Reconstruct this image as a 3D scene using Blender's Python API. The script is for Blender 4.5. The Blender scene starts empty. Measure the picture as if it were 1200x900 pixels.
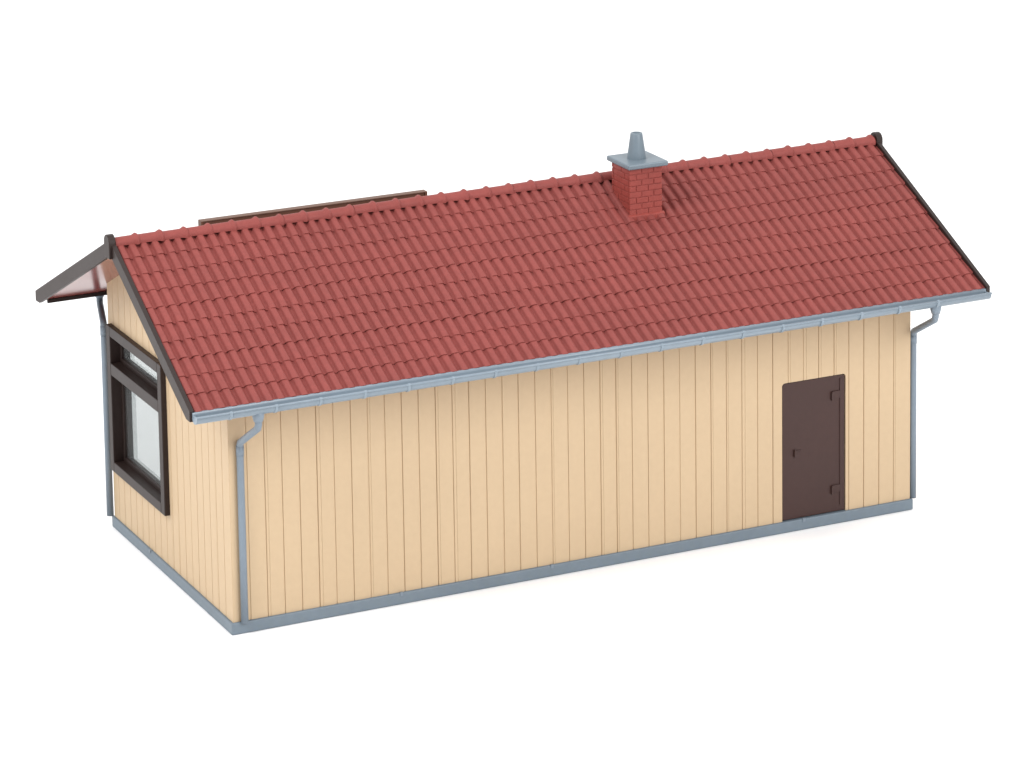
import bpy, bmesh, math, random
from mathutils import Vector, Matrix
random.seed(7)
C = bpy.context.scene.collection
S = 0.01                      # drawing unit -> metres: the model is about 14 cm long
PI = math.pi

# ------------------------------------------------------------------ measures (drawing units)
L, W = 12.0, 5.397            # body length (x), depth (y); the long door wall is y=0, the window gable is x=0
HP, PP = 0.187, 0.040         # plinth height, how far it stands proud
YR, ZR = 2.655, 5.616         # ridge
EV, ZE = 0.907, 3.917         # eave overhang, eave height
SL = (ZR - ZE) / (YR + EV)    # roof slope
XN = lambda t: -0.786 + (-0.869 + 0.786) * t      # near verge, t=0 ridge, 1 eave
XF = lambda t: L + 0.873 + (0.848 - 0.873) * t    # far verge
def plane(y): return ZR - SL * abs(y - YR)
BW = 0.2847                   # board width

# ------------------------------------------------------------------ materials
def mat(name, col, rough=0.5, spec=0.4, var=0.05, vscale=60, bump=0.15, bscale=900, streak=0.0, fine=0.03):
    m = bpy.data.materials.new(name); m.use_nodes = True
    nt = m.node_tree; N = nt.nodes; K = nt.links
    b = N['Principled BSDF']
    tc = N.new('ShaderNodeTexCoord')
    n1 = N.new('ShaderNodeTexNoise'); n1.inputs['Scale'].default_value = vscale; n1.inputs['Detail'].default_value = 5
    n2 = N.new('ShaderNodeTexNoise'); n2.inputs['Scale'].default_value = bscale; n2.inputs['Detail'].default_value = 3
    K.new(tc.outputs['Object'], n1.inputs['Vector']); K.new(tc.outputs['Object'], n2.inputs['Vector'])
    r = N.new('ShaderNodeValToRGB')
    e = r.color_ramp.elements
    e[0].position, e[1].position = 0.3, 0.7
    e[0].color = tuple(c * (1 - var) for c in col) + (1,)
    e[1].color = tuple(min(1, c * (1 + var)) for c in col) + (1,)
    K.new(n1.outputs['Fac'], r.inputs['Fac'])
    mx = N.new('ShaderNodeMix'); mx.data_type = 'RGBA'; mx.blend_type = 'MULTIPLY'; mx.inputs['Factor'].default_value = 1
    r2 = N.new('ShaderNodeValToRGB'); e = r2.color_ramp.elements
    e[0].position, e[1].position = 0.3, 0.7
    e[0].color = (1 - fine * 2, 1 - fine * 2, 1 - fine * 2, 1); e[1].color = (1, 1, 1, 1)
    K.new(n2.outputs['Fac'], r2.inputs['Fac'])
    K.new(r.outputs['Color'], mx.inputs['A']); K.new(r2.outputs['Color'], mx.inputs['B'])
    K.new(mx.outputs['Result'], b.inputs['Base Color'])
    mr = N.new('ShaderNodeMapRange'); mr.inputs['To Min'].default_value = rough - 0.07; mr.inputs['To Max'].default_value = rough + 0.07
    K.new(n1.outputs['Fac'], mr.inputs['Value']); K.new(mr.outputs['Result'], b.inputs['Roughness'])
    b.inputs['Specular IOR Level'].default_value = spec
    bp = N.new('ShaderNodeBump'); bp.inputs['Strength'].default_value = bump; bp.inputs['Distance'].default_value = 0.0001
    K.new(n2.outputs['Fac'], bp.inputs['Height']); K.new(bp.outputs['Normal'], b.inputs['Normal'])
    return m

M = dict(
    cream=mat('cream_plastic', (0.505, 0.376, 0.241), 0.55, 0.25, 0.02, 40, fine=0.015),
    roof=mat('red_tile_plastic', (0.236, 0.054, 0.047), 0.60, 0.22, 0.06, 70, bump=0.25, fine=0.06),
    brick=mat('red_brick_plastic', (0.255, 0.049, 0.039), 0.5, 0.25, 0.06, 120, fine=0.06),
    soffit=mat('glossy_red_underside', (0.23, 0.06, 0.052), 0.20, 0.5, 0.04, 70, bump=0.05),
    grey=mat('blue_grey_plastic', (0.172, 0.212, 0.255), 0.40, 0.4, 0.04, 60),
    gutter=mat('pale_blue_grey_plastic', (0.200, 0.247, 0.292), 0.36, 0.45, 0.04, 60),
    cap=mat('grey_chimney_plastic', (0.135, 0.172, 0.203), 0.42, 0.4, 0.05, 60),
    plinth=mat('grey_plinth_plastic', (0.150, 0.188, 0.224), 0.5, 0.3, 0.05, 60),
    dark=mat('dark_brown_plastic', (0.024, 0.0145, 0.0125), 0.45, 0.26, 0.08, 80),
    door=mat('brown_door_plastic', (0.047, 0.0222, 0.0192), 0.5, 0.3, 0.06, 60, bump=0.3),
    board=mat('brown_sign_plastic', (0.120, 0.058, 0.036), 0.5, 0.3, 0.06, 60),
    lining=mat('pale_grey_lining', (0.30, 0.30, 0.295), 0.7, 0.2, 0.03, 60),
)
def glass():
    m = bpy.data.materials.new('clear_window_plastic'); m.use_nodes = True
    nt = m.node_tree; N = nt.nodes; K = nt.links; N.remove(N['Principled BSDF'])
    out = N['Material Output']
    t = N.new('ShaderNodeBsdfTransparent'); t.inputs['Color'].default_value = (0.825, 0.84, 0.84, 1)
    d = N.new('ShaderNodeBsdfDiffuse'); d.inputs['Color'].default_value = (0.75, 0.77, 0.77, 1)
    g = N.new('ShaderNodeBsdfGlossy'); g.inputs['Roughness'].default_value = 0.06
    fr = N.new('ShaderNodeFresnel'); fr.inputs['IOR'].default_value = 1.45
    tc = N.new('ShaderNodeTexCoord'); nz = N.new('ShaderNodeTexNoise'); nz.inputs['Scale'].default_value = 25
    K.new(tc.outputs['Object'], nz.inputs['Vector'])
    mr = N.new('ShaderNodeMapRange'); mr.inputs['To Min'].default_value = 0.04; mr.inputs['To Max'].default_value = 0.07
    K.new(nz.outputs['Fac'], mr.inputs['Value'])
    a = N.new('ShaderNodeMixShader'); K.new(mr.outputs['Result'], a.inputs['Fac'])
    K.new(t.outputs['BSDF'], a.inputs[1]); K.new(d.outputs['BSDF'], a.inputs[2])
    c = N.new('ShaderNodeMixShader'); ge = N.new('ShaderNodeNewGeometry'); su = N.new('ShaderNodeMath'); su.operation = 'SUBTRACT'; su.inputs[0].default_value = 1
    K.new(ge.outputs['Backfacing'], su.inputs[1])
    mu = N.new('ShaderNodeMath'); mu.operation = 'MULTIPLY'; K.new(su.outputs[0], mu.inputs[0]); K.new(fr.outputs['Fac'], mu.inputs[1])
    K.new(mu.outputs[0], c.inputs['Fac'])
    K.new(a.outputs['Shader'], c.inputs[1]); K.new(g.outputs['BSDF'], c.inputs[2])
    K.new(c.outputs['Shader'], out.inputs['Surface'])
    return m
M['glass'] = glass()

# ------------------------------------------------------------------ mesh helper
class MB:
    def __init__(s): s.v = []; s.f = []; s.sm = []
    def add(s, vs, fs, smooth=False):
        o = len(s.v); s.v += [tuple(p) for p in vs]
        for f in fs: s.f.append(tuple(i + o for i in f)); s.sm.append(smooth)
        return s
    def box(s, x0, x1, y0, y1, z0, z1):
        vs = [(x, y, z) for z in (z0, z1) for y in (y0, y1) for x in (x0, x1)]
        return s.add(vs, [(0, 2, 3, 1), (4, 5, 7, 6), (0, 1, 5, 4), (2, 6, 7, 3), (0, 4, 6, 2), (1, 3, 7, 5)])
    def prism(s, a, b, smooth=False):          # two equal rings of points, capped
        n = len(a)
        fs = [(i, (i + 1) % n, n + (i + 1) % n, n + i) for i in range(n)]
        s.add(list(a) + list(b), fs, smooth)
        o = len(s.v) - 2 * n
        s.f.append(tuple(o + i for i in reversed(range(n)))); s.sm.append(False)
        s.f.append(tuple(o + n + i for i in range(n))); s.sm.append(False)
        return s
    def tube(s, pts, r, n=14):                 # r: number or list
        pts = [Vector(p) for p in pts]
        rs = r if isinstance(r, (list, tuple)) else [r] * len(pts)
        ring = []
        for i, p in enumerate(pts):
            d = (pts[min(i + 1, len(pts) - 1)] - pts[max(i - 1, 0)]).normalized()
            if 0 < i < len(pts) - 1:
                d = ((pts[i] - pts[i-1]).normalized() + (pts[i+1] - pts[i]).normalized()).normalized()
            a = d.orthogonal() if abs(d.x) > 0.9 else d.cross(Vector((1, 0, 0)))
            a.normalize(); b = d.cross(a)
            ring.append([p + rs[i] * (math.cos(2 * PI * k / n) * a + math.sin(2 * PI * k / n) * b) for k in range(n)])
        vs = [q for rr in ring for q in rr]; fs = []
        for i in range(len(pts) - 1):
            for k in range(n):
                fs.append((i * n + k, i * n + (k + 1) % n, (i + 1) * n + (k + 1) % n, (i + 1) * n + k))
        s.add(vs, fs, True)
        o = len(s.v) - len(vs)
        s.f.append(tuple(o + i for i in range(n))); s.sm.append(False)
        s.f.append(tuple(o + len(vs) - n + i for i in reversed(range(n)))); s.sm.append(False)
        return s
    def build(s, name, m, parent=None, bevel=0.0, recalc=True):
        me = bpy.data.meshes.new(name)
        me.from_pydata([(x * S, y * S, z * S) for x, y, z in s.v], [], s.f)
        me.polygons.foreach_set('use_smooth', s.sm)
        if recalc:
            bm = bmesh.new(); bm.from_mesh(me)
            bmesh.ops.recalc_face_normals(bm, faces=bm.faces); bm.to_mesh(me); bm.free()
        me.materials.append(m); me.update()
        o = bpy.data.objects.new(name, me); C.objects.link(o)
        if parent: o.parent = parent
        if bevel:
            b = o.modifiers.new('bevel', 'BEVEL'); b.width = bevel * S; b.segments = 2; b.limit_method = 'ANGLE'; b.angle_limit = 0.7
        return o

# ------------------------------------------------------------------ the model house
house = bpy.data.objects.new('model_house', None); C.objects.link(house)
house['label'] = 'cream boarded model house with red tiled roof, grey gutters, brick chimney and brown door'
house['category'] = 'model house'
house.empty_display_size = 0.02

# plinth, with the little moulding marks along its top edge
m = MB()
m.box(-PP, L + PP, -PP, W + PP, 0.0, HP)
plinth = m.build('plinth', M['plinth'], house, 0.018)
for x in (2.75, 5.35, 9.93):
    m = MB(); m.box(x, x + 0.05, -PP - 0.012, -PP + 0.03, HP - 0.05, HP + 0.012); m.build('moulding_nub', M['grey'], plinth, 0.006)
m = MB(); m.box(-PP - 0.012, -PP + 0.03, 3.55, 3.62, HP - 0.04, HP + 0.010); m.build('moulding_nub', M['grey'], plinth, 0.006)

# boarded walls: a strip profile with V grooves, pieces cut round the openings
def grooves(n, start, end):
    br = []
    k = 0
    while True:
        g = start + 0.006 + k * BW + random.uniform(-0.004, 0.004)
        if g > end - 0.05: break
        if g > start + 0.05:
            w = random.uniform(0.009, 0.0135); d = random.uniform(0.011, 0.018)
            br += [(g - w, 0), (g - w * 0.3, d), (g + w * 0.3, d), (g + w, 0)]
            if random.random() < 0.30:          # a faint second score beside the joint
                q = g + random.uniform(0.035, 0.06)
                br += [(q - 0.006, 0), (q, 0.006), (q + 0.006, 0)]
        k += 1
    return br
def depth_at(br, t):
    if t <= br[0][0] or t >= br[-1][0]: return 0.0
    for (a, da), (b, db) in zip(br, br[1:]):
        if a <= t <= b: return da + (db - da) * (t - a) / max(b - a, 1e-9)
    return 0.0
def boarded(mb, br, t0, t1, lo, hi, place, thick=0.10, extra=()):
    """t runs along the wall, lo/hi give the height of its lower and upper edge, place(t, depth, z) -> point"""
    ts = sorted(set([t0, t1] + [t for t, _ in br if t0 < t < t1] + [t for t in extra if t0 < t < t1]))
    n = len(ts); vs = []
    for t in ts:
        d = depth_at(br, t)
        vs += [place(t, d, lo(t)), place(t, d, hi(t)), place(t, thick, hi(t)), place(t, thick, lo(t))]
    fs = []
    for i in range(n - 1):
        a, b = i * 4, (i + 1) * 4
        fs += [(a, b, b + 1, a + 1), (a + 1, b + 1, b + 2, a + 2), (a + 2, b + 2, b + 3, a + 3), (a + 3, b + 3, b, a)]
    fs += [(0, 1, 2, 3), ((n - 1) * 4 + 3, (n - 1) * 4 + 2, (n - 1) * 4 + 1, (n - 1) * 4)]
    mb.add(vs, fs)

ZT = plane(0) - 0.185
DX0, DX1, DZ1, DR = 9.572, 10.764, 2.525, 0.055
br = grooves(42, 0, L)
def back_place(t, d, z): return (t, d, z)
def door_top(t):
    if t < DX0 + DR: q = DX0 + DR - t
    elif t > DX1 - DR: q = t - (DX1 - DR)
    else: return DZ1
    return DZ1 - DR + math.sqrt(max(DR * DR - q * q, 0))
m = MB()
boarded(m, br, 0.004, DX0, lambda t: HP - 0.004, lambda t: ZT, back_place)
boarded(m, br, DX0, DX1, door_top, lambda t: ZT, back_place,
        extra=[DX0 + DR * (1 - math.cos(a * PI / 16)) for a in range(9)] + [DX1 - DR * (1 - math.cos(a * PI / 16)) for a in range(9)])
boarded(m, br, DX1, L - 0.004, lambda t: HP - 0.004, lambda t: ZT, back_place)
back_wall = m.build('wall', M['cream'], house)

# window gable (x = 0)
WY0, WY1, WZ0, WZ1 = 2.68, 5.255, 1.046, 3.522          # outside of the window frame
FW = 0.20
brg = grooves(19, 0.0, W)
def gable_place(t, d, z): return (d, t, z)
gtop = lambda t: plane(t) - 0.152
hole = (WY0 + 0.06, WY1 - 0.06, WZ0 + 0.06, WZ1 - 0.06)
m = MB()
boarded(m, brg, 0.002, hole[0], lambda t: HP - 0.004, gtop, gable_place, extra=[YR])
boarded(m, brg, hole[0], hole[1], lambda t: HP - 0.004, lambda t: hole[2], gable_place)
boarded(m, brg, hole[0], hole[1], lambda t: hole[3], gtop, gable_place, extra=[YR])
boarded(m, brg, hole[1], W - 0.002, lambda t: HP - 0.004, gtop, gable_place)
m.build('wall', M['cream'], house)
# far gable
m = MB()
boarded(m, grooves(19, 0.0, W), 0.002, W - 0.002, lambda t: HP - 0.004, gtop, lambda t, d, z: (L - d, t, z), extra=[YR])
m.build('wall', M['cream'], house)
# station-side front wall with its wide window openings
brf = grooves(42, 0, L)
fp = lambda t, d, z: (t, W - d, z)
openings = [(0.13, 4.6, 0.45, 3.70), (5.2, 6.3, HP, 2.6), (7.0, 11.2, 1.15, 3.45)]
m = MB(); x = 0.004
for a, b, c, d in openings:
    boarded(m, brf, x, a, lambda t: HP - 0.004, lambda t: ZT, fp)
    if c > HP + 0.1: boarded(m, brf, a, b, lambda t: HP - 0.004, lambda t, c=c: c, fp)
    boarded(m, brf, a, b, lambda t, d=d: d, lambda t: ZT, fp)
    x = b
boarded(m, brf, x, L - 0.004, lambda t: HP - 0.004, lambda t: ZT, fp)
m.build('wall', M['cream'], house)
# inside: floor and grey lining behind the walls
m = MB(); m.box(0.1, L - 0.1, 0.1, W - 0.1, HP - 0.02, HP + 0.02); m.build('inner_floor', M['lining'], house)
m = MB()
m.box(0.16, L - 0.16, 0.12, 0.16, HP + 0.03, ZT - 0.02); m.box(L - 0.16, L - 0.12, 0.17, W - 0.17, HP + 0.03, ZT - 0.02)
m.build('inner_lining', M['lining'], house)

def frame_ring(mb, y0, y1, z0, z1, w, x0, x1):          # frame in a wall of constant x, butted bars
    mb.box(x0, x1, y0, y0 + w, z0, z1); mb.box(x0, x1, y1 - w, y1, z0, z1)
    mb.box(x0, x1, y0 + w, y1 - w, z0, z0 + w); mb.box(x0, x1, y0 + w, y1 - w, z1 - w, z1)

# gable window
win = MB()
ZM0, ZM1 = 2.70, 2.90
frame_ring(win, WY0, WY1, WZ0, WZ1, FW - 0.03, -0.09, 0.26)
win.box(-0.088, 0.258, WY0 + FW - 0.03, WY1 - FW + 0.03, ZM0, ZM1)
window = win.build('window', M['dark'], house, 0.012)
m = MB()
for z0, z1 in ((WZ0 + FW - 0.03, ZM0), (ZM1, WZ1 - FW + 0.03)):
    frame_ring(m, WY0 + FW - 0.03, WY1 - FW + 0.03, z0, z1, 0.075, 0.08, 0.20)
m.build('glazing_frame', M['dark'], window, 0.008)
for z0, z1 in ((WZ0 + FW + 0.04, ZM0 - 0.07), (ZM1 + 0.07, WZ1 - FW - 0.04)):
    p = MB(); p.box(0.12, 0.14, WY0 + FW + 0.04, WY1 - FW - 0.04, z0, z1); p.build('pane', M['glass'], window)

# front windows (station side)
for a, b, c, d in (openings[0], openings[2]):
    m = MB()
    y0, y1 = W - 0.14, W + 0.07
    m.box(a, a + 0.06, y0, y1, c, d); m.box(b - 0.15, b, y0, y1, c, d)
    m.box(a + 0.06, b - 0.15, y0, y1, c, c + 0.10); m.box(a + 0.06, b - 0.15, y0, y1, d - 0.15, d)
    mid = (a + b) / 2 + 0.4
    m.box(mid - 0.06, mid + 0.06, y0 + 0.01, y1 - 0.01, c + 0.10, d - 0.15)
    w = m.build('window', M['lining'], house, 0.01)
    for u, v in ((a + 0.06, mid - 0.06), (mid + 0.06, b - 0.15)):
        p = MB(); p.box(u, v, W - 0.05, W - 0.03, c + 0.10, d - 0.15); p.build('pane', M['glass'], w)
a, b, c, d = openings[1]
m = MB(); m.box(a, b, W - 0.10, W - 0.03, c, d); m.build('door', M['door'], house, 0.01)

# ------------------------------------------------------------------ back door
def door_ring(y, off):
    x0, x1, z1, r = DX0 + off, DX1 - off, DZ1 - off, DR
    pts = [(x0, y, HP + 0.012), (x1, y, HP + 0.012)]
    for k in range(9):
        a = k * PI / 16; pts.append((x1 - r + r * math.cos(a), y, z1 - r + r * math.sin(a)))
    for k in range(9):
        a = PI / 2 + k * PI / 16; pts.append((x0 + r + r * math.cos(a), y, z1 - r + r * math.sin(a)))
    return pts
m = MB()
m.prism(door_ring(0.09, 0.012), door_ring(0.012, 0.012))
door = m.build('door', M['door'], house, 0.008)
# the joint of the leaf by the hinges is a slot cut into the slab: real recess by boolean-free build -> two ribs and a slot
m = MB(); m.box(10.655, 10.70, -0.003, 0.03, 0.30, 2.46); m.build('hinge_post', M['door'], door, 0.006)
for z in (2.19, 0.59):
    m = MB()
    m.box(10.515, 10.653, -0.010, 0.03, z - 0.060, z + 0.065)
    m.box(10.49, 10.517, -0.026, 0.02, z - 0.085, z + 0.060)
    m.build('hinge', M['door'], door, 0.006)
m = MB()
m.box(9.790, 9.822, -0.030, 0.03, 1.25, 1.375); m.box(9.822, 9.94, -0.002, 0.03, 1.335, 1.355)
m.build('handle', M['door'], door, 0.008)

# ------------------------------------------------------------------ roof
CA = math.cos(math.atan(SL)); SA = math.sin(math.atan(SL))
LS = (YR + EV) / CA
ROWS, COLS = 10, 73
def roof_pt(side, u, s, h):     # side -1: door side, +1: station side
    t = s / LS
    x = XN(t) + (XF(t) - XN(t)) * u
    y = YR + side * (s * CA + h * SA)
    z = ZR - s * SA + h * CA
    return (x, y, z)
PROF = [(0.0, -0.10), (0.05, 0.48), (0.11, 0.80), (0.20, 0.95), (0.32, 1.0), (0.46, 0.99), (0.57, 0.90),
        (0.65, 0.62), (0.72, 0.18), (0.79, -0.04), (0.86, -0.12), (0.94, -0.14)]
AMP, STEP = 0.060, 0.016
def tiles(side, holes=()):
    mb = MB()
    for r in range(ROWS):
        s0, s1 = LS * r / ROWS, LS * (r + 1) / ROWS
        sh = random.uniform(-0.0008, 0.0008)
        top, low, drop = [], [], []
        for c in range(COLS):
            j = random.uniform(-0.002, 0.002); e = random.uniform(-0.005, 0.005)
            for q, hh in PROF:
                u = min(max((c + q) / COLS + sh, 0), 1)
                h = AMP * (hh - 0.8) + j * max(hh, 0)
                sc = 0.034 * max(hh, 0) + e * max(hh, 0)
                top.append(roof_pt(side, u, max(s0 - 0.03, 0), h - STEP * 0.15))
                low.append(roof_pt(side, u, s1 + sc, h + STEP * 0.85))
                drop.append(roof_pt(side, u, s1 + sc - 0.006, h - STEP * 0.40 if r < ROWS - 1 else -0.115))
        top.append(roof_pt(side, 1, max(s0 - 0.03, 0), -0.03)); low.append(roof_pt(side, 1, s1, 0.0)); drop.append(roof_pt(side, 1, s1, -0.06 if r < ROWS - 1 else -0.115))
        n = len(top)
        vs = top + low
        mb.add(vs, [(i, i + 1, n + i + 1, n + i) for i in range(n - 1)], True)
        mb.add(low + drop, [(i, i + 1, n + i + 1, n + i) for i in range(n - 1)], False)
    return mb
roofs = {}
for side in (-1, 1):
    roofs[side] = tiles(side).build('roof', M['roof'], house, recalc=False)
    # closed slab under the tiles, its glossy underside shows at the gable
    m = MB()
    def ring(x_of, du):
        e = EV + 0.0
        pts = []
        for s, off in ((0.0, -0.115), (LS - 0.02, -0.115), (LS - 0.02, -0.155), (0.0, -0.155)):
            t = s / LS
            pts.append((x_of(t) + du, YR + side * s * CA, ZR - s * SA + off))
        return pts
    m.prism(ring(XN, 0.005), ring(XF, -0.005))
    m.build('soffit', M['soffit'], roofs[side])
    # fascia board at the eave
    m = MB(); ye = YR + side * (YR + EV - 0.085)
    m.box(XN(1) + 0.08, XF(1) - 0.08, min(ye, ye - side * 0.05), max(ye, ye - side * 0.05), ZE - 0.165, ZE - 0.105)
    m.build('fascia', M['dark'], roofs[side])

# ridge caps
m = MB()
NR = 34; x0, x1 = XN(0) + 0.0, XF(0); st = (x1 - x0) / NR
for i in range(NR):
    a = x0 + i * st; jj = random.uniform(-0.006, 0.006)
    prof = [(0.0, 0.092), (0.72, 0.096), (0.75, 0.101), (0.86, 0.124), (0.90, 0.124), (0.985, 0.096), (0.999, 0.092)]
    vs = []; K = 11
    for f, r in prof:
        for k in range(K):
            an = -0.25 + (PI + 0.5) * k / (K - 1)
            vs.append((a + f * st, YR - r * 1.15 * math.cos(an), ZR - 0.022 + jj + r * math.sin(an)))
    fs = [(p * K + k, p * K + k + 1, (p + 1) * K + k + 1, (p + 1) * K + k) for p in range(len(prof) - 1) for k in range(K - 1)]
    m.add(vs, fs, True)
m.build('ridge_cap', M['roof'], roofs[-1])

# bargeboards and finials
for xf, sg in ((XN, -1), (XF, 1)):
    for side in (-1, 1):
        ye = YR + EV + 0.045
        pts = [(0.0, 0.05), (ye, 0.05 - 0.0), (ye, None), (ye - 0.12, None), (0.0, -0.20)]
        poly = []
        zt = ZR - SL * ye + 0.05
        zb = zt - 0.17
        yb = (ZR - 0.20 - zb) / SL
        poly = [(0.0, ZR + 0.05), (ye, zt), (ye, zb), (yb, zb), (0.0, ZR - 0.20)]
        def pr(off):
            return [(xf(min(d / (YR + EV), 1.0)) + off, YR + side * d, z) for d, z in poly]
        m = MB(); m.prism(pr(sg * 0.004), pr(sg * 0.075))
        m.build('bargeboard', M['dark'], house, 0.010)
    hw = 0.125
    pts = [(-hw, ZR - 0.235), (hw, ZR - 0.235)]
    for k in range(9):
        a = PI * k / 8; pts.append((hw * math.cos(a), ZR + 0.02 + 0.115 * math.sin(a)))
    m = MB(); m.prism([(xf(0) + sg * 0.01, YR + y, z) for y, z in pts], [(xf(0) + sg * 0.125, YR + y, z) for y, z in pts])
    m.build('finial', M['dark'], house, 0.012)

# chimney
CX0, CX1, CY0, CY1, CZ1 = 7.70, 8.29, 1.68, 2.32, 5.95
m = MB()
m.box(CX0 + 0.012, CX1 - 0.012, CY0 + 0.012, CY1 - 0.012, plane(CY0) - 0.12, CZ1 - 0.002)
course = 0.098
z = CZ1 - course; row = 0
while z > plane(CY0) - 0.12:
    g = 0.006
    z0, z1 = z + g, z + course - g
    # corners belong alternately to the long and the short face
    n = 3
    xs = [CX0, CX0 + 0.22, CX0 + 0.44, CX1] if row % 2 == 0 else [CX0, CX0 + 0.12, CX0 + 0.34, CX1]
    for a, b in zip(xs, xs[1:]):
        j = random.uniform(-0.003, 0.003)
        for ya, yb in ((CY0 + j, CY0 + 0.05), (CY1 - 0.05, CY1 - j)):
            m.box(a + (g if a > CX0 else 0), b - (g if b < CX1 else 0), ya, yb, z0, z1)
    ys = [CY0 + 0.052, CY0 + 0.30, CY1 - 0.052] if row % 2 == 0 else [CY0 + 0.052, CY0 + 0.18, CY0 + 0.42, CY1 - 0.052]
    for a, b in zip(ys, ys[1:]):
        j = random.uniform(-0.003, 0.003)
        for xa, xb in ((CX0 + j, CX0 + 0.05), (CX1 - 0.05, CX1 - j)):
            m.box(xa, xb, a + g * 0.6, b - g * 0.6, z0, z1)
    z -= course; row += 1
chim = m.build('chimney', M['brick'], house, 0.006)
m = MB()
f = 0.035
zf = plane(CY0 - f) + 0.015
m.prism([(CX0 - f, CY0 - f, zf - 0.08), (CX1 + f, CY0 - f, zf - 0.08), (CX1 + f, CY0 - f, zf + 0.018), (CX0 - f, CY0 - f, zf + 0.018)],
        [(CX0 - f, CY0 + 0.005, zf - 0.08), (CX1 + f, CY0 + 0.005, zf - 0.08), (CX1 + f, CY0 + 0.005, zf + 0.04), (CX0 - f, CY0 + 0.005, zf + 0.04)])
m.build('flashing', M['brick'], chim, 0.008)
m = MB(); m.box(CX0 - 0.055, CX1 + 0.085, CY0 - 0.075, CY1 + 0.085, CZ1, CZ1 + 0.085); m.build('chimney_cap', M['cap'], chim, 0.022)
m = MB()
pr_ = [(0.0, 0.155), (0.07, 0.150), (0.26, 0.122), (0.41, 0.100), (0.425, 0.092), (0.425, 0.066), (0.34, 0.062)]
vs = []; n = 20
for h, r in pr_:
    for k in range(n): vs.append((8.0 + r * math.cos(2 * PI * k / n), 2.01 + r * math.sin(2 * PI * k / n), CZ1 + 0.083 + h))
fs = [(p * n + k, p * n + (k + 1) % n, (p + 1) * n + (k + 1) % n, (p + 1) * n + k) for p in range(len(pr_) - 1) for k in range(n)]
m.add(vs, fs, True)
m.f.append(tuple((len(pr_) - 1) * n + k for k in range(n))); m.sm.append(False)
pot = m.build('chimney_pot', M['cap'], chim)

# gutters
def gutter(side):
    yc = YR + side * (YR + EV + 0.130); zc = ZE - 0.040
    ro, ri = 0.112, 0.086
    prof = []
    prof.append((-ro - 0.004, 0.040)); 
    n = 12
    for k in range(n + 1):
        a = PI + PI * k / n; prof.append((ro * math.cos(a), ro * math.sin(a)))
    prof += [(ro + 0.012, 0.0), (ro + 0.014, 0.022), (ro - 0.012, 0.028), (ri, 0.010)]
    for k in range(n + 1):
        a = 2 * PI - PI * k / n; prof.append((0.0155 + 0.0705 * math.cos(a), ri * math.sin(a)))
    prof.append((-0.055, 0.040))
    xa, xb = XN(1) + (0.05 if side > 0 else -0.035), XF(1) - 0.025
    P = lambda x: [(x, yc + side * y, zc + z) for y, z in prof]
    m = MB(); m.prism(P(xa), P(xb), True)
    # closed ends
    for a, b in ((xa, xa + 0.03), (xb - 0.03, xb)):
        disc = [(ri * 1.02 * math.cos(PI + PI * k / n), ri * 1.02 * math.sin(PI + PI * k / n)) for k in range(n + 1)]
        m.prism([(a + 0.002, yc + side * y, zc + z) for y, z in disc], [(b - 0.002, yc + side * y, zc + z) for y, z in disc])
    g = m.build('gutter', M['gutter'], house)
    k = 0
    while True:
        x = -0.366 + 0.7165 * k
        if x > L + 0.5: break
        m = MB(); rb = ro + 0.011
        ring = [(rb * math.cos(PI + PI * i / n), rb * math.sin(PI + PI * i / n)) for i in range(n + 1)] + [(rb + 0.012, 0.02), (rb - 0.02, 0.036)]
        ring = [(-rb + 0.03, 0.0)] + ring
        inner = [(y * 0.86, z * 0.86) for y, z in ring]
        full = ring + inner[::-1]
        j = random.uniform(-0.006, 0.006)
        m.prism([(x - 0.024 + j, yc + side * y, zc + z) for y, z in full], [(x + 0.024 + j, yc + side * y, zc + z) for y, z in full])
        m.build('gutter_bracket', M['gutter'], g, 0.006)
        k += 1
    return yc, zc
gy, gz = gutter(-1)
fy, fz = gutter(1)

# downpipes: funnel under the gutter, swan neck, straight pipe down to the plinth
def downpipe(xo, yo, xw, yw, zelbow, zbot=HP):
    z0 = gz - 0.098
    r = 0.056
    sgn = 1 if yw > yo else -1
    p0 = Vector((xo, yo, z0 - 0.02)); p1 = Vector((xo, yo, z0 - 0.22)); p2 = Vector((xw, yw, zelbow)); p3 = Vector((xw, yw, zbot))
    d = (p2 - p1).normalized()
    m = MB()
    m.tube([p0, p1 + Vector((0, 0, 0.05)), p1 + d * 0.05, p2 - d * 0.05, p2 - Vector((0, 0, 0.05)), (xw, yw, 1.6), p3],
           [r, r, r, r, r, r * 1.02, r * 1.04])
    pipe = m.build('downpipe', M['grey'], house)
    m = MB(); m.tube([(xo, yo, z0 + 0.05), (xo, yo, z0 - 0.05), (xo, yo, z0 - 0.12), (xo, yo, z0 - 0.125)], [0.092, 0.090, 0.070, 0.055])
    m.build('outlet_funnel', M['grey'], pipe)
    for z in (zelbow - 0.12,):
        m = MB(); m.tube([(xw, yw, z - 0.08), (xw, yw, z + 0.08)], r * 1.10)
        m.build('pipe_collar', M['grey'], pipe)
downpipe(0.10, gy, 0.165, -0.062, 3.03)
downpipe(11.83, gy, 12.07, 0.03, 3.04)
downpipe(0.19, fy, -0.055, W + 0.062, 3.47)

# sign board standing on the station-side roof, seen from behind over the ridge
m = MB(); m.box(1.52, 5.48, 4.90, 5.00, plane(4.95) - 0.04, 5.109)
sb = m.build('sign_board', M['board'], house, 0.01)
m = MB()
m.box(1.50, 5.50, 4.875, 5.025, 5.111, 5.130)
m.box(1.475, 1.518, 4.875, 5.025, plane(4.95) - 0.02, 5.130); m.box(5.482, 5.525, 4.875, 5.025, plane(4.95) - 0.02, 5.130)
m.build('sign_frame', M['board'], sb, 0.01)

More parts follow.
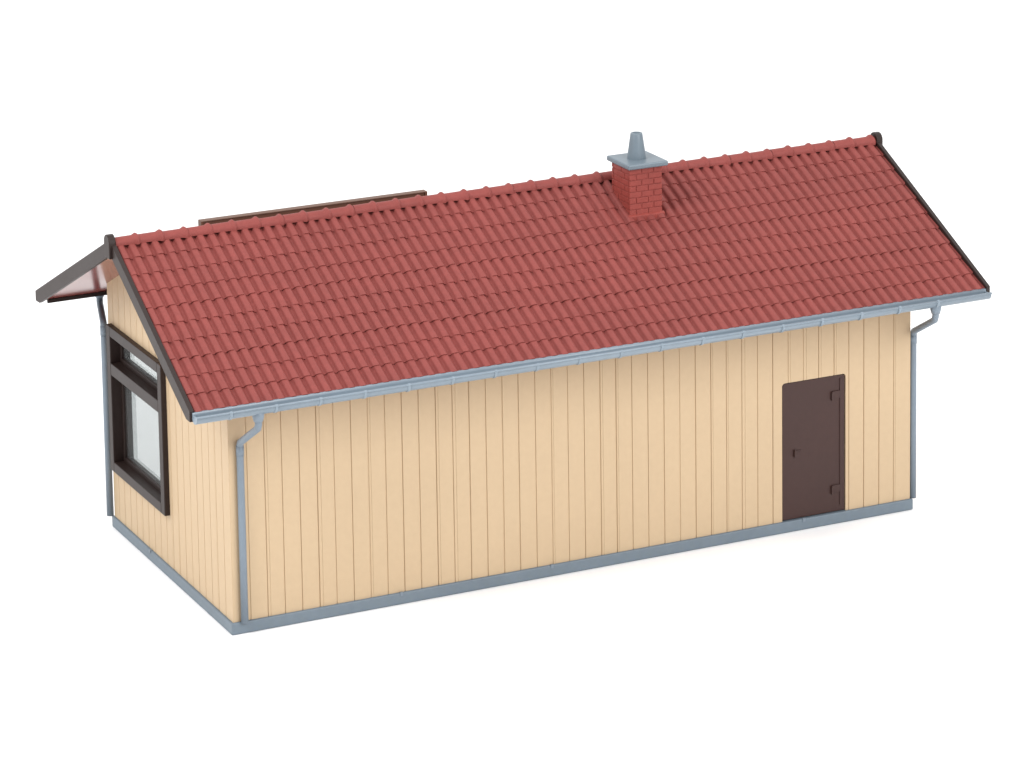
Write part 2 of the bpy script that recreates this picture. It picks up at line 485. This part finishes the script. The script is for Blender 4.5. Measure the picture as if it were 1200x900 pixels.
# ------------------------------------------------------------------ white studio floor
fm = bpy.data.materials.new('white_studio_floor'); fm.use_nodes = True
b = fm.node_tree.nodes['Principled BSDF']
nz = fm.node_tree.nodes.new('ShaderNodeTexNoise'); nz.inputs['Scale'].default_value = 20
mr = fm.node_tree.nodes.new('ShaderNodeMapRange'); mr.inputs['To Min'].default_value = 0.75; mr.inputs['To Max'].default_value = 0.85
fm.node_tree.links.new(nz.outputs['Fac'], mr.inputs['Value']); fm.node_tree.links.new(mr.outputs['Result'], b.inputs['Roughness'])
b.inputs['Base Color'].default_value = (0.96, 0.96, 0.96, 1); b.inputs['Specular IOR Level'].default_value = 0.1
m = MB(); n = 64; R = 900
m.add([(R * math.cos(2 * PI * k / n) + 6, R * math.sin(2 * PI * k / n) + 3, -0.004) for k in range(n)], [tuple(range(n))])
fl = m.build('floor', fm); fl['kind'] = 'structure'

# ------------------------------------------------------------------ light
w = bpy.data.worlds.new('World'); bpy.context.scene.world = w; w.use_nodes = True
bg = w.node_tree.nodes['Background']; bg.inputs['Strength'].default_value = 1.42
# white studio all round, dim towards the side the photographer stands on
N = w.node_tree.nodes; K = w.node_tree.links
tcw = N.new('ShaderNodeTexCoord'); sep = N.new('ShaderNodeSeparateXYZ'); K.new(tcw.outputs['Generated'], sep.inputs['Vector'])
rw = N.new('ShaderNodeValToRGB'); rw.color_ramp.interpolation = 'EASE'
mrw = N.new('ShaderNodeMapRange'); mrw.inputs['From Min'].default_value = -1; K.new(sep.outputs['Y'], mrw.inputs['Value'])
rw.color_ramp.elements[0].position = 0.18; rw.color_ramp.elements[0].color = (0.22, 0.22, 0.22, 1)
rw.color_ramp.elements[1].position = 0.48; rw.color_ramp.elements[1].color = (1, 1, 1, 1)
K.new(mrw.outputs['Result'], rw.inputs['Fac']); K.new(rw.outputs['Color'], bg.inputs['Color'])
def softbox(name, direction, dist, size, E):
    l = bpy.data.lights.new(name, 'AREA'); l.shape = 'SQUARE'; l.size = size * S
    l.energy = E * PI * (dist * S) ** 2
    o = bpy.data.objects.new(name, l); C.objects.link(o)
    d = Vector(direction).normalized(); tgt = Vector((6, 2.6, 2.5))
    o.location = (tgt + d * dist) * S
    o.rotation_euler = d.to_track_quat('Z', 'Y').to_euler()
    return o
softbox('key_softbox', (-1.0, -0.30, 0.95), 45, 16, 1.65)
softbox('front_softbox', (0.30, -1.0, 0.64), 60, 36, 2.6)

# ------------------------------------------------------------------ camera
cam = bpy.data.cameras.new('camera'); co = bpy.data.objects.new('camera', cam); C.objects.link(co)
cx, cy, cz, p, yw, rl, fpx, sx, sy = (-18.547641544604897, -49.42987445529579, 20.554971361546805, 0.17149134094954507,
                                      1.1277494911012602, -0.014884315777789548, 4268.179715655078, 2.6343, -580.993371)
fwd = Vector((math.cos(yw) * math.cos(p), math.sin(yw) * math.cos(p), -math.sin(p)))
right = fwd.cross(Vector((0, 0, 1))).normalized(); up = right.cross(fwd)
r2 = math.cos(rl) * right + math.sin(rl) * up; u2 = -math.sin(rl) * right + math.cos(rl) * up
co.matrix_world = Matrix(((r2.x, u2.x, -fwd.x, cx * S), (r2.y, u2.y, -fwd.y, cy * S), (r2.z, u2.z, -fwd.z, cz * S), (0, 0, 0, 1)))
cam.sensor_fit = 'HORIZONTAL'; cam.sensor_width = 36; cam.lens = fpx / 1200 * 36
cam.shift_x = -sx / 1200; cam.shift_y = sy / 1200
cam.clip_start = 0.005; cam.clip_end = 100
sc = bpy.context.scene; sc.camera = co
sc.view_settings.view_transform = 'Standard'; sc.view_settings.look = 'None'
sc.view_settings.exposure = 0; sc.view_settings.gamma = 1
